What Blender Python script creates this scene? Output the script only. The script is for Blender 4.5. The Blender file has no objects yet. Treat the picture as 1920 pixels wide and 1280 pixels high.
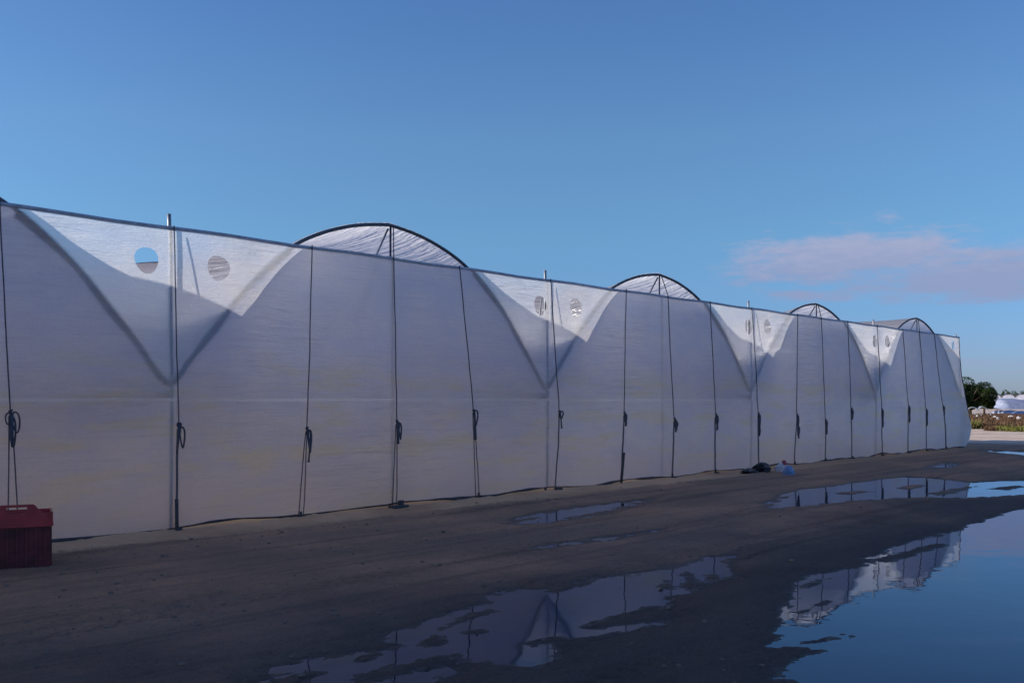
import bpy, bmesh, math, random
import numpy as np
from mathutils import Vector

random.seed(7)
rng = np.random.default_rng(11)
SC = bpy.context.scene
COL = SC.collection
R = math.radians

# ------------------------------------------------------------------ camera
F = 1900.0                       # focal length in pixels of a 1920 px wide picture
EYE = 1.6
VX, VY = 0.748, 0.664
_n = math.hypot(VX, VY); VX /= _n; VY /= _n
CAMX, CAMY = -6.39, -11.12
cd = bpy.data.cameras.new('camera')
cd.sensor_width = 36; cd.lens = F / 1920 * 36; cd.shift_y = 110 / 1920
cd.clip_start = 0.05; cd.clip_end = 6000
cam = bpy.data.objects.new('camera', cd); COL.objects.link(cam)
cam.location = (CAMX, CAMY, EYE)
cam.rotation_euler = (math.pi / 2, 0, math.atan2(VY, VX) - math.pi / 2)
SC.camera = cam

# ------------------------------------------------------------------ light
SUN = Vector((-2.56, 2.8, 1.0)).normalized()      # towards the sun: low, behind the greenhouse, left
W = bpy.data.worlds.new('World'); SC.world = W; W.use_nodes = True
SC.view_settings.view_transform = 'Standard'
SC.view_settings.look = 'None'
SC.view_settings.gamma = 1
SC.view_settings.exposure = 0.22
sd = bpy.data.lights.new('sun', 'SUN'); sd.energy = 5.0; sd.angle = R(0.5); sd.color = (1, 0.91, 0.80)
so = bpy.data.objects.new('sun', sd); COL.objects.link(so)
so.rotation_euler = SUN.to_track_quat('Z', 'Y').to_euler()
so.location = (-30, 40, 30)

class NT:
    def __init__(s, nt): s.t = nt
    def n(s, kind, props=None, **inp):
        nd = s.t.nodes.new(kind)
        for k, v in (props or {}).items(): setattr(nd, k, v)
        for k, v in inp.items():
            key = int(k[1:]) if k[0] == '_' and k[1:].isdigit() else k.replace('_', ' ')
            s.set(nd.inputs[key], v)
        return nd
    def set(s, sock, v):
        if isinstance(v, bpy.types.Node): v = v.outputs[0]
        if isinstance(v, bpy.types.NodeSocket): s.t.links.new(v, sock)
        else: sock.default_value = v
    def m(s, op, a, b=None, c=None, clamp=False):
        nd = s.t.nodes.new('ShaderNodeMath'); nd.operation = op; nd.use_clamp = clamp
        for i, v in enumerate((a, b, c)):
            if v is not None: s.set(nd.inputs[i], v)
        return nd.outputs[0]
    def mix(s, f, a, b, mode='MIX'):
        nd = s.t.nodes.new('ShaderNodeMix'); nd.data_type = 'RGBA'; nd.blend_type = mode
        s.set(nd.inputs[0], f); s.set(nd.inputs[6], a); s.set(nd.inputs[7], b)
        return nd.outputs[2]
    def ss(s, v, lo, hi, a=0.0, b=1.0):
        nd = s.t.nodes.new('ShaderNodeMapRange'); nd.interpolation_type = 'SMOOTHSTEP'
        for i, q in enumerate((v, lo, hi, a, b)): s.set(nd.inputs[i], q)
        return nd.outputs[0]

# sky: Nishita, deepened a little, with one long pale mauve cloud low on the right
g = NT(W.node_tree)
bg = W.node_tree.nodes['Background']
sky = g.n('ShaderNodeTexSky', dict(sky_type='NISHITA', sun_disc=False))
sky.sun_elevation = math.asin(SUN.z); sky.sun_rotation = math.atan2(SUN.x, SUN.y)
sky.air_density = 1.0; sky.dust_density = 0.3; sky.ozone_density = 3.0
tc = g.n('ShaderNodeTexCoord')
dirv = tc.outputs['Generated']
sep = g.n('ShaderNodeSeparateXYZ', _0=dirv)
el = g.m('MULTIPLY', g.m('ARCSINE', sep.outputs[2]), 180 / math.pi)
VIEWAZ = math.degrees(math.atan2(VY, VX))
az = g.m('SUBTRACT', VIEWAZ, g.m('MULTIPLY', g.m('ARCTAN2', sep.outputs[1], sep.outputs[0]), 180 / math.pi))
tint = g.n('ShaderNodeValToRGB')
g.set(tint.inputs[0], g.m('DIVIDE', el, 90.0, clamp=True))
cr = tint.color_ramp
SKYT = [(0.0, (0.66, 0.84, 1.62)), (0.025, (0.66, 0.88, 1.62)), (0.055, (0.70, 0.98, 1.55)), (0.10, (0.86, 1.18, 1.50)), (0.16, (1.02, 1.29, 1.58)),
        (0.24, (0.95, 1.24, 1.66)), (0.40, (1.05, 1.0, 1.45)), (1.0, (1.05, 0.92, 1.35))]
while len(cr.elements) < len(SKYT): cr.elements.new(0.5)
for e_, (p_, c_) in zip(cr.elements, SKYT): e_.position = p_; e_.color = (*c_, 1)
skyc = g.mix(1.0, sky.outputs[0], tint.outputs[0], 'MULTIPLY')
cs = g.n('ShaderNodeCombineXYZ', _0=g.m('MULTIPLY', az, 0.16), _1=g.m('MULTIPLY', el, 0.60), _2=3.7)
nz = g.n('ShaderNodeTexNoise', dict(noise_dimensions='3D'), Vector=cs, Scale=1.6, Detail=7.0, Roughness=0.55)
nz2 = g.n('ShaderNodeTexNoise', dict(noise_dimensions='3D'), Vector=cs, Scale=5.0, Detail=6.0, Roughness=0.6)
def blob(a0, e0, ra, re, tilt=0.0):
    da = g.m('SUBTRACT', az, a0)
    de = g.m('SUBTRACT', g.m('SUBTRACT', el, e0), g.m('MULTIPLY', da, tilt))
    q = g.m('ADD', g.m('POWER', g.m('ABSOLUTE', g.m('DIVIDE', da, ra)), 2.0), g.m('POWER', g.m('ABSOLUTE', g.m('DIVIDE', de, re)), 2.0))
    return g.m('SUBTRACT', 1.0, g.m('SQRT', q))
b = blob(18.6, 7.6, 7.2, 1.75, 0.02)
b = g.m('MAXIMUM', b, blob(25.0, 6.5, 9.0, 1.75, -0.03))
b = g.m('MAXIMUM', b, blob(33.0, 6.0, 8.0, 1.4, 0.0))
b = g.m('MAXIMUM', b, g.m('SUBTRACT', blob(16.0, 5.7, 5.0, 0.6, -0.07), 0.30))
cov = g.m('ADD', b, g.m('ADD', g.m('MULTIPLY', g.m('SUBTRACT', nz.outputs[0], 0.5), 1.8),
                         g.m('MULTIPLY', g.m('SUBTRACT', nz2.outputs[0], 0.5), 1.0)))
cov = g.ss(cov, -0.10, 0.68, 0.0, 0.92)
streak = g.n('ShaderNodeTexNoise', Vector=g.n('ShaderNodeCombineXYZ', _0=g.m('MULTIPLY', az, 0.09), _1=g.m('MULTIPLY', el, 1.5)), Scale=1.5, Detail=5.0)
low = g.m('MULTIPLY', g.ss(streak.outputs[0], 0.5, 0.72), g.m('MULTIPLY', g.ss(el, 3.6, 2.0), g.ss(el, 0.2, 1.5)))
CLOUD = (3.35, 3.65, 5.6, 1)
ccol = g.mix(g.ss(g.m('ADD', el, g.m('MULTIPLY', nz2.outputs[0], 3.0)), 7.5, 10.5), (2.85, 3.45, 5.5, 1), (3.8, 4.15, 6.0, 1))
final = g.mix(cov, skyc, ccol)
final = g.mix(g.m('MULTIPLY', low, 0.35), final, CLOUD)
g.set(bg.inputs[0], final)
bg.inputs[1].default_value = 0.086

# ------------------------------------------------------------------ helpers
def ray(px):
    r = (px - 960) / F
    return VX + VY * r, VY - VX * r
def wall(px, py, v=0.0):
    """photo pixel -> (u, z) on the vertical plane y = v"""
    dx, dy = ray(px); Z = (v - CAMY) / dy
    return CAMX + Z * dx, EYE + (750 - py) * Z / F
def grd(px, py, z=0.0):
    Z = F * (EYE - z) / (py - 750)
    dx, dy = ray(px)
    return CAMX + Z * dx, CAMY + Z * dy
def at(px, Z):
    dx, dy = ray(px)
    return CAMX + Z * dx, CAMY + Z * dy

def link(o, parent=None):
    COL.objects.link(o)
    if parent: o.parent = parent
    return o
def mesh_obj(name, verts, faces, mat, parent=None, smooth=False):
    me = bpy.data.meshes.new(name)
    me.from_pydata([tuple(v) for v in verts], [], [tuple(f) for f in faces]); me.update()
    if smooth: me.polygons.foreach_set('use_smooth', [True] * len(me.polygons))
    me.materials.append(mat)
    return link(bpy.data.objects.new(name, me), parent)
def thing(name, label, cat, loc=(0, 0, 0), group=None):
    o = bpy.data.objects.new(name, None); o.location = loc; o.empty_display_size = 0.3
    o['label'] = label; o['category'] = cat
    if group: o['group'] = group
    return link(o)
def tag(o, label, cat, group=None):
    o['label'] = label; o['category'] = cat
    if group: o['group'] = group
    return o

class MB:
    """collects pieces that become one mesh"""
    def __init__(s): s.v = []; s.f = []
    def add(s, v, f):
        k = len(s.v); s.v += [tuple(p) for p in v]; s.f += [tuple(i + k for i in q) for q in f]
    def box(s, c, d, rz=0.0):
        cx, cy, cz = c; hx, hy, hz = (q / 2 for q in d); ca, sa = math.cos(rz), math.sin(rz)
        v = [(cx + x * ca - y * sa, cy + x * sa + y * ca, cz + z) for x in (-hx, hx) for y in (-hy, hy) for z in (-hz, hz)]
        s.add(v, [(0, 1, 3, 2), (4, 6, 7, 5), (0, 4, 5, 1), (2, 3, 7, 6), (0, 2, 6, 4), (1, 5, 7, 3)])
    def tube(s, pts, r, n=8, cap=True):
        pts = [Vector(p) for p in pts]; rs = r if isinstance(r, (list, tuple)) else [r] * len(pts)
        v = []; prev = None
        for i, p in enumerate(pts):
            t = (pts[min(i + 1, len(pts) - 1)] - pts[max(i - 1, 0)]).normalized()
            if prev is None:
                a = t.cross(Vector((0, 1, 0)) if abs(t.y) < 0.9 else Vector((1, 0, 0))).normalized()
            else:
                a = (prev - t * prev.dot(t)).normalized()
            prev = a; b_ = t.cross(a)
            for k in range(n):
                an = 2 * math.pi * k / n
                v.append(p + (a * math.cos(an) + b_ * math.sin(an)) * rs[i])
        f = []
        for i in range(len(pts) - 1):
            for k in range(n):
                k2 = (k + 1) % n
                f.append((i * n + k, i * n + k2, (i + 1) * n + k2, (i + 1) * n + k))
        if cap:
            f.append(tuple(range(n))[::-1]); f.append(tuple((len(pts) - 1) * n + k for k in range(n)))
        s.add(v, f)
    def build(s, name, mat, parent=None, smooth=True):
        return mesh_obj(name, s.v, s.f, mat, parent, smooth)

def newmat(name):
    m = bpy.data.materials.new(name); m.use_nodes = True
    nt = m.node_tree; nt.nodes.clear()
    h = NT(nt); out = nt.nodes.new('ShaderNodeOutputMaterial')
    return m, h, out
def pbr(name, color, rough=0.6, metal=0.0, noise=0.25, scale=8.0, bump=0.0, spec=0.5):
    m, h, out = newmat(name)
    ob = h.n('ShaderNodeTexCoord').outputs['Object']
    nz_ = h.n('ShaderNodeTexNoise', Vector=ob, Scale=scale, Detail=6.0, Roughness=0.6)
    f = h.ss(nz_.outputs[0], 0.3, 0.7)
    lo = tuple(c * (1 - noise) for c in color) + (1,); hi = tuple(min(1, c * (1 + noise)) for c in color) + (1,)
    p = h.n('ShaderNodeBsdfPrincipled', Base_Color=h.mix(f, lo, hi), Roughness=rough, Metallic=metal)
    p.inputs['Specular IOR Level'].default_value = spec
    if bump:
        bn = h.n('ShaderNodeBump', Height=nz_.outputs[0], Strength=bump, Distance=0.02); h.set(p.inputs['Normal'], bn.outputs[0])
    h.set(out.inputs[0], p.outputs[0])
    return m

# ------------------------------------------------------------------ film materials
def film(name, col, trans, clear, curtain=False):
    m, h, out = newmat(name)
    pos = h.n('ShaderNodeNewGeometry').outputs['Position']
    sp = h.n('ShaderNodeSeparateXYZ', _0=pos)
    # faint long horizontal smears; soft yellow patches paint sunlight from inside into the film
    v1 = h.n('ShaderNodeCombineXYZ', _0=h.m('MULTIPLY', sp.outputs[0], 0.5), _1=sp.outputs[1], _2=h.m('MULTIPLY', sp.outputs[2], 2.6))
    n1 = h.n('ShaderNodeTexNoise', Vector=v1, Scale=1.1, Detail=6.0, Roughness=0.6)
    v2 = h.n('ShaderNodeCombineXYZ', _0=h.m('MULTIPLY', sp.outputs[0], 0.6), _1=0.0, _2=h.m('MULTIPLY', sp.outputs[2], 22.0))
    n2 = h.n('ShaderNodeTexNoise', Vector=v2, Scale=1.4, Detail=4.0, Roughness=0.6)
    n3 = h.n('ShaderNodeTexNoise', Vector=pos, Scale=60.0, Detail=3.0)
    yel_sun = h.ss(n1.outputs[0], 0.50, 0.63) if curtain else 0.0
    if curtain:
        yel_sun = h.m('MULTIPLY', yel_sun, h.m('MULTIPLY', h.ss(sp.outputs[2], 2.4, 1.8, 0.0, 1.0), h.ss(n2.outputs[0], 0.30, 0.60, 0.45, 1.0)))
    mo = h.n('ShaderNodeTexNoise', Vector=h.n('ShaderNodeCombineXYZ', _0=h.m('MULTIPLY', sp.outputs[0], 0.8), _1=0.0, _2=h.m('MULTIPLY', sp.outputs[2], 1.5)), Scale=1.3, Detail=7.0, Roughness=0.62)
    base = h.mix(h.ss(mo.outputs[0], 0.36, 0.64), (col[0] * 0.84, col[1] * 0.88, col[2] * 0.96, 1), (col[0] * 1.05, col[1] * 1.02, col[2] * 0.95, 1)) if curtain else tuple(col) + (1,)
    c = h.mix(yel_sun, base, (col[0] * 1.0, col[1] * 0.96, col[2] * 0.58, 1))
    streaks = h.ss(n2.outputs[0], 0.53, 0.66)
    c = h.mix(h.m('MULTIPLY', streaks, 0.28 if curtain else 0.06), c, (0.42, 0.44, 0.52, 1))
    c = h.mix(h.m('MULTIPLY', h.ss(n3.outputs[0], 0.42, 0.62), 0.20 if curtain else 0.07), c, (0.42, 0.42, 0.46, 1))
    if curtain:      # thread lines of the weave
        vw = h.n('ShaderNodeCombineXYZ', _0=h.m('MULTIPLY', sp.outputs[0], 0.35), _1=0.0, _2=h.m('MULTIPLY', sp.outputs[2], 5.0))
        nw = h.n('ShaderNodeTexNoise', Vector=vw, Scale=9.0, Detail=5.0, Roughness=0.75)
        c = h.mix(h.m('MULTIPLY', h.ss(nw.outputs[0], 0.47, 0.64), 0.20), c, (0.40, 0.40, 0.46, 1))
    bh = None
    if curtain:
        # weave threads, and the welded seam at eye height
        seam = h.m('MULTIPLY', h.ss(h.m('ABSOLUTE', h.m('SUBTRACT', sp.outputs[2], 1.605)), 0.026, 0.014), 0.55)
        c = h.mix(seam, c, (0.95, 0.94, 0.92, 1))
        dirt_shade = h.m('MULTIPLY', h.ss(h.m('ADD', sp.outputs[2], h.m('MULTIPLY', n1.outputs[0], 0.5)), 1.25, 0.2), 0.5)  # darker towards the foot: shade painted into the film, plus mud splash
        c = h.mix(dirt_shade, c, (0.42, 0.40, 0.42, 1))
        v4 = h.n('ShaderNodeCombineXYZ', _0=h.m('MULTIPLY', sp.outputs[0], 0.22), _1=0.0, _2=sp.outputs[2])
        n4 = h.n('ShaderNodeTexNoise', Vector=v4, Scale=46.0, Detail=3.0, Roughness=0.7)
        rot = h.n('ShaderNodeMapping', Vector=pos); rot.inputs['Rotation'].default_value = (0, R(35), 0); rot.inputs['Scale'].default_value = (0.55, 1, 5.0)
        n5 = h.n('ShaderNodeTexNoise', Vector=rot.outputs[0], Scale=2.2, Detail=4.0, Roughness=0.55)
        msk = h.n('ShaderNodeTexNoise', Vector=pos, Scale=0.5, Detail=2.0)
        bh = h.m('ADD', h.m('MULTIPLY', n4.outputs[0], 0.22), h.m('MULTIPLY', n5.outputs[0], h.ss(msk.outputs[0], 0.42, 0.66)))
        nrm = h.n('ShaderNodeBump', Height=bh, Strength=1.0, Distance=0.11)
    else:
        rot = h.n('ShaderNodeMapping', Vector=pos); rot.inputs['Rotation'].default_value = (0, 0, R(-14)); rot.inputs['Scale'].default_value = (5.5, 0.40, 2.0)
        n5 = h.n('ShaderNodeTexNoise', Vector=rot.outputs[0], Scale=1.5, Detail=4.0, Roughness=0.6)
        nrm = h.n('ShaderNodeBump', Height=n5.outputs[0], Strength=0.9, Distance=0.15)
    d = h.n('ShaderNodeBsdfDiffuse', Color=c, Normal=nrm.outputs[0])
    t = h.n('ShaderNodeBsdfTranslucent', Color=c, Normal=nrm.outputs[0])
    a = h.n('ShaderNodeMixShader', _0=trans, _1=d.outputs[0], _2=t.outputs[0])
    gl = h.n('ShaderNodeBsdfGlossy', Color=(1, 1, 1, 1), Roughness=0.42 if curtain else 0.22, Normal=nrm.outputs[0])
    a2 = h.n('ShaderNodeMixShader', _0=0.05 if curtain else 0.11, _1=a.outputs[0], _2=gl.outputs[0])
    if curtain:
        rf = h.n('ShaderNodeBsdfRefraction', Color=(0.95, 0.96, 1.0, 1), Roughness=0.58, IOR=1.35)
        a2 = h.n('ShaderNodeMixShader', _0=h.m('SUBTRACT', 0.46, h.m('MULTIPLY', seam, 0.5)), _1=a2.outputs[0], _2=rf.outputs[0])
    tr = h.n('ShaderNodeBsdfTransparent', Color=(0.9, 0.93, 1.0, 1))
    a3 = h.n('ShaderNodeMixShader', _0=clear, _1=a2.outputs[0], _2=tr.outputs[0])
    h.set(out.inputs[0], a3.outputs[0])
    return m
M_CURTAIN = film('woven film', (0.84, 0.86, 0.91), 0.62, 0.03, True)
M_ROOF = film('roof film', (0.95, 0.95, 0.97), 0.78, 0.0)
M_BACKDIM = pbr('added back dimmer', (0.09, 0.10, 0.09), 0.9, 0.0, 0.3, 3.0)  # for the dark sheet added at the unseen back end
M_STEEL = pbr('galvanised steel', (0.26, 0.28, 0.31), 0.5, 0.6, 0.3, 12)
M_HOOP = pbr('dull steel arch', (0.10, 0.115, 0.14), 0.55, 0.4, 0.3, 10)
M_BAND = pbr('grey wrapped film edge', (0.46, 0.48, 0.54), 0.6, 0.0, 0.25, 14, 0.3)
M_ARCHDARK = pbr('added arch darkener', (0.15, 0.16, 0.22), 0.7, 0.0, 0.4, 12)  # for the added ribbons that darken the first arches
M_CORD = pbr('dark cord', (0.075, 0.078, 0.10), 0.8, 0.0, 0.35, 60)
M_CORD2 = pbr('worn grey cord', (0.11, 0.115, 0.135), 0.85, 0.0, 0.35, 60)
M_HEM = pbr('dirty film hem', (0.035, 0.034, 0.04), 0.7, 0.0, 0.5, 9)
M_BLOCK = pbr('muddy block', (0.06, 0.058, 0.06), 0.9, 0.0, 0.4, 20, 0.5)

# ------------------------------------------------------------------ value noise on arrays
def vnoise(x, y, seed):
    xi = np.floor(x).astype(np.int64); yi = np.floor(y).astype(np.int64)
    fx = x - xi; fy = y - yi
    fx = fx * fx * (3 - 2 * fx); fy = fy * fy * (3 - 2 * fy)
    def hsh(a, b):
        q = (a * 374761393 + b * 668265263 + seed * 982451653) & 0x7fffffff
        q = ((q ^ (q >> 13)) * 1274126177) & 0x7fffffff
        q = q ^ (q >> 16)
        return (q & 0xffff) / 65535.0
    a = hsh(xi, yi); b_ = hsh(xi + 1, yi); c_ = hsh(xi, yi + 1); d_ = hsh(xi + 1, yi + 1)
    return (a * (1 - fx) + b_ * fx) * (1 - fy) + (c_ * (1 - fx) + d_ * fx) * fy
def fbm(x, y, seed, octs=4, gain=0.5):
    s_ = 0; am = 1; tot = 0
    for k in range(octs):
        s_ = s_ + vnoise(x * 2 ** k + 17.3 * k, y * 2 ** k - 9.1 * k, seed + k) * am; tot += am; am *= gain
    return s_ / tot - 0.5
def grid_mesh(name, xs, ys, Z, mat, smooth=True):
    nx, ny = len(xs), len(ys)
    X, Y = np.meshgrid(xs, ys)
    co = np.stack([X, Y, Z], -1).reshape(-1, 3).astype(np.float32)
    i = np.arange((nx - 1) * (ny - 1)); r_, c_ = i // (nx - 1), i % (nx - 1)
    a = r_ * nx + c_
    q = np.stack([a, a + 1, a + nx + 1, a + nx], -1).astype(np.int32)
    me = bpy.data.meshes.new(name)
    me.vertices.add(len(co)); me.vertices.foreach_set('co', co.ravel())
    me.loops.add(q.size); me.loops.foreach_set('vertex_index', q.ravel())
    me.polygons.add(len(q)); me.polygons.foreach_set('loop_start', np.arange(0, q.size, 4, dtype=np.int32))
    me.polygons.foreach_set('use_smooth', np.full(len(q), smooth))
    me.update(calc_edges=True); me.materials.append(mat)
    return link(bpy.data.objects.new(name, me))

# ------------------------------------------------------------------ ground and puddles
def spaced(a, b, f0):
    out = [a]
    while out[-1] < b: out.append(out[-1] + f0(out[-1]))
    return out
ux = spaced(-9.0, 42.0, lambda u: 0.022 + 0.0011 * abs(u + 6.39))
vy = spaced(-11.5, 1.0, lambda v: 0.020)
ux = [-1500, -700, -300, -140, -70, -40, -25, -18, -13, -11] + ux + [44, 47, 51, 56, 62, 70, 80, 95, 115, 140, 180, 240, 340, 500, 800, 1500]
vy = [-1500, -700, -300, -140, -70, -40, -28, -20, -15, -13, -12.2] + vy + [1.5, 2.2, 3, 4, 6, 9, 13, 18, 25, 35, 50, 70, 100, 140, 200, 300, 500, 800, 1500]
ux = np.array(ux, float); vy = np.array(vy, float)
GX, GY = np.meshgrid(ux, vy)

P_BIG = [(2000,925),(1920,952),(1875,965),(1800,991),(1744,1006),(1669,1029),(1627,1046),(1645,1054),(1575,1070),(1522,1077),(1481,1092),
         (1500,1104),(1470,1137),(1459,1164),(1451,1182),(1480,1190),(1455,1209),(1500,1222),(1474,1242),(1470,1272),(1482,1330),(1560,1500),(2050,1500),(2400,1300),(2500,1000)]
P_MID = [(490,1262),(508,1250),(575,1237),(667,1221),(733,1208),(700,1204),(750,1179),(817,1158),(896,1133),(937,1108),(979,1100),(1042,1106),(1104,1085),
         (1167,1077),(1229,1069),(1300,1052),(1335,1044),(1395,1039),(1357,1064),(1390,1079),(1350,1092),(1297,1108),(1252,1119),(1250,1135),(1208,1144),
         (1125,1169),(1175,1168),(1267,1158),(1252,1171),(1125,1196),(1060,1208),(1054,1237),(1000,1254),(937,1246),(880,1248),(854,1267),(840,1300),(700,1360),(500,1300)]
P_FAR = [(1421,952),(1455,933),(1500,916),(1575,909),(1650,897),(1702,893),(1755,895),(1815,903),(1925,899),(1990,905),(1925,927),(1807,936),(1725,934),(1650,936),(1594,940),(1519,949),(1444,955)]
P_THIN = [(950,1032),(1062,1014),(1140,1004),(1208,996),(1255,987),(1240,996),(1150,1013),(1062,1023),(1000,1030)]
P_WALL = [(935,983),(985,965),(1045,950),(1110,944),(1180,938),(1240,934),(1190,950),(1150,962),(1060,977),(985,987)]
P_DOT = [(1342,969),(1358,962),(1375,964),(1362,970)]
P_EDGE = [(1728,879),(1745,870),(1775,866),(1800,867),(1790,876),(1760,880)]
P_SAND = [(1822,842),(1850,842),(1990,850),(2000,855),(1930,855),(1870,849)]
# dry islands in the water
ISL = [[(1640,1050),(1669,1044),(1715,1030),(1759,1020),(1762,1024),(1700,1044),(1660,1053)],
       [(1462,1113),(1500,1098),(1555,1079),(1571,1084),(1540,1095),(1480,1115)],
       [(1478,1153),(1500,1143),(1524,1138),(1520,1148),(1490,1157)],
       [(1530,1133),(1552,1126),(1550,1132),(1532,1137)],
       [(1449,1208),(1500,1212),(1528,1218),(1500,1224),(1458,1220)],
       [(1500,1201),(1560,1196),(1590,1192),(1560,1202),(1510,1205)],
       [(640,1278),(679,1266),(740,1250),(800,1236),(871,1227),(872,1233),(850,1246),(800,1250),(720,1272),(670,1284)],
       [(505,1276),(540,1263),(575,1256),(600,1259),(598,1268),(560,1284),(510,1290)],
       [(798,1198),(812,1189),(826,1192),(822,1198),(805,1203)],
       [(833,1172),(870,1155),(917,1144),(920,1147),(875,1162),(840,1174)],
       [(770,1160),(830,1145),(890,1134),(893,1137),(830,1150),(775,1164)],
       [(965,1209),(1000,1200),(1050,1193),(1066,1199),(1010,1205),(975,1212)],
       [(1105,1175),(1150,1164),(1200,1146),(1222,1142),(1214,1152),(1160,1166),(1120,1176)],
       [(820,1179),(826,1172),(831,1176),(827,1183)], [(1244,1100),(1250,1088),(1254,1090),(1252,1106)],
       [(1285,1092),(1290,1072),(1297,1076),(1303,1100),(1292,1108)], [(1329,1080),(1334,1066),(1342,1070),(1348,1086),(1338,1090)],
       [(660,1240),(680,1234),(700,1232),(690,1238)], [(880,1184),(900,1179),(915,1182),(900,1187)],
       [(1690,915),(1715,908),(1735,910),(1710,916)], [(1560,925),(1600,920),(1630,921),(1600,926)],
       [(1740,925),(1790,915),(1835,911),(1800,921),(1760,929)], [(1850,916),(1890,911),(1925,912),(1890,918)],
       [(1090,1005),(1115,1000),(1120,1004),(1100,1008)]]
def sdist(poly, X, Y):
    """signed distance, positive inside"""
    pts = [grd(*p) for p in poly]
    n_ = len(pts); d2 = np.full(X.shape, 1e9); ins = np.zeros(X.shape, bool)
    for i in range(n_):
        x0, y0 = pts[i]; x1, y1 = pts[(i + 1) % n_]
        ex, ey = x1 - x0, y1 - y0; L2 = ex * ex + ey * ey + 1e-12
        t = np.clip(((X - x0) * ex + (Y - y0) * ey) / L2, 0, 1)
        d2 = np.minimum(d2, (X - x0 - t * ex) ** 2 + (Y - y0 - t * ey) ** 2)
        cond = ((y0 > Y) != (y1 > Y)) & (X < (x1 - x0) * (Y - y0) / (y1 - y0 + 1e-12) + x0)
        ins ^= cond
    d = np.sqrt(d2)
    return np.where(ins, d, -d)
def depth_field(poly):
    pts = np.array([grd(*p) for p in poly]); m0 = pts.min(0) - 1.2; m1 = pts.max(0) + 1.2
    res = np.full(GX.shape, -9.0)
    i0, i1 = np.searchsorted(ux, [m0[0], m1[0]]); j0, j1 = np.searchsorted(vy, [m0[1], m1[1]])
    if i1 > i0 and j1 > j0:
        res[j0:j1, i0:i1] = sdist(poly, GX[j0:j1, i0:i1], GY[j0:j1, i0:i1])
    return res
inside = np.full(GX.shape, -9.0)
for p in (P_BIG, P_MID, P_FAR, P_THIN, P_WALL, P_DOT, P_EDGE, P_SAND):
    d_ = depth_field(p)
    k_ = {id(P_THIN): .5, id(P_WALL): .4, id(P_DOT): .4, id(P_EDGE): .4, id(P_FAR): .45, id(P_MID): .8}.get(id(p), 1.0); d_ = np.where(d_ > 0, d_ * k_, d_)
    inside = np.maximum(inside, d_)
for p in ISL: inside = np.minimum(inside, -depth_field(p) * 1.0)
near = (GX > -9.5) & (GX < 43) & (GY > -11.7) & (GY < 1.2)
rough_edge = fbm(GX * 1.6 + GY * 0.5, GY * 4.0, 5, 7, 0.80) * 0.42
sdn = np.clip((inside + 0.02 + rough_edge) / 0.22, -1, 1)
gz = 0.006 - 0.026 * sdn + 0.006 * (sdn < 0) * -sdn
gz += fbm(GX * 0.6, GY * 0.9, 21, 3) * 0.010 * (sdn < 0.8)
gz += fbm(GX * 6, GY * 6, 31, 3) * 0.012
gz += fbm(GX * 20, GY * 20, 41, 2) * 0.009
# tyre tracks pressed along the yard, each with a chevron tread
for v0_, am_ in ((-2.35, .011), (-2.75, .009), (-4.0, .012), (-4.35, .010), (-5.7, .010), (-6.15, .012), (-7.4, .009)):
    dv_ = GY - v0_ - 0.22 * np.sin(GX * 0.22 + v0_) - 0.02 * (GX - 5)
    band = np.exp(-(dv_ / 0.13) ** 4); fade = np.clip(fbm(GX * 0.35, GY * 0.3 + v0_, 91, 2) * 3 + .7, 0, 1)
    gz += np.where(inside < -0.1, -am_ * band * fade + 0.006 * band * fade * np.sign(np.sin((GX + np.abs(dv_)) * 38)) + .008 * fade * np.exp(-((np.abs(dv_) - .19) / .05) ** 2), 0)
# soft wheel ruts along the wall and a low lip of loose earth at the curtain foot
rut = 0
for v0_ in (-3.1, -4.8):
    rut = rut + np.exp(-((GY - v0_ - 0.15 * np.sin(GX * 0.35)) / 0.22) ** 2)
gz -= 0.010 * rut * (fbm(GX * 0.8, GY * 2, 77, 3) + 0.5)
lip = np.exp(-((GY + 1.05 + 0.10 * np.sin(GX * 1.3)) / 0.16) ** 2)
gz += lip * (0.018 + 0.05 * np.clip(fbm(GX * 3.2, GY * 7, 55, 4) + 0.1, 0, 1)) * (GX < 30)
gz += np.where(GY > -0.75, 0.012, 0) * (GX < 30)
foot_ = np.exp(-((GY + 0.16 + 0.05 * np.sin(GX * 2.3)) / 0.10) ** 2)
gz += foot_ * 0.16 * np.clip(fbm(GX * 2.4, GY * 5, 66, 4) - 0.02, 0, 1) * (GX < 29)
gz = np.where(near, gz, 0.010)
gz = np.where(near & (inside < -1.0), np.maximum(gz, 0.003), gz)
far_r = np.clip((GX - 31) / 3, 0, 1); gz += np.where(near & (inside < -0.3), 0.012 * far_r, 0)

m, h, out = newmat('yard ground')
pos = h.n('ShaderNodeNewGeometry').outputs['Position']
sp = h.n('ShaderNodeSeparateXYZ', _0=pos); px_, py_, pz_ = sp.outputs
nA = h.n('ShaderNodeTexNoise', Vector=pos, Scale=0.45, Detail=6.0, Roughness=0.6)
nB = h.n('ShaderNodeTexNoise', Vector=pos, Scale=9.0, Detail=8.0, Roughness=0.7)
nC = h.n('ShaderNodeTexNoise', Vector=pos, Scale=48.0, Detail=6.0, Roughness=0.8)
nD = h.n('ShaderNodeTexNoise', Vector=h.n('ShaderNodeCombineXYZ', _0=h.m('MULTIPLY', px_, 0.18), _1=py_, _2=0.0), Scale=1.2, Detail=5.0)
vo = h.n('ShaderNodeTexVoronoi', Vector=pos, Scale=38.0)
dirt_shade = h.mix(h.ss(nA.outputs[0], 0.35, 0.65), (0.38, 0.235, 0.145, 1), (0.56, 0.32, 0.19, 1))
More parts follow.
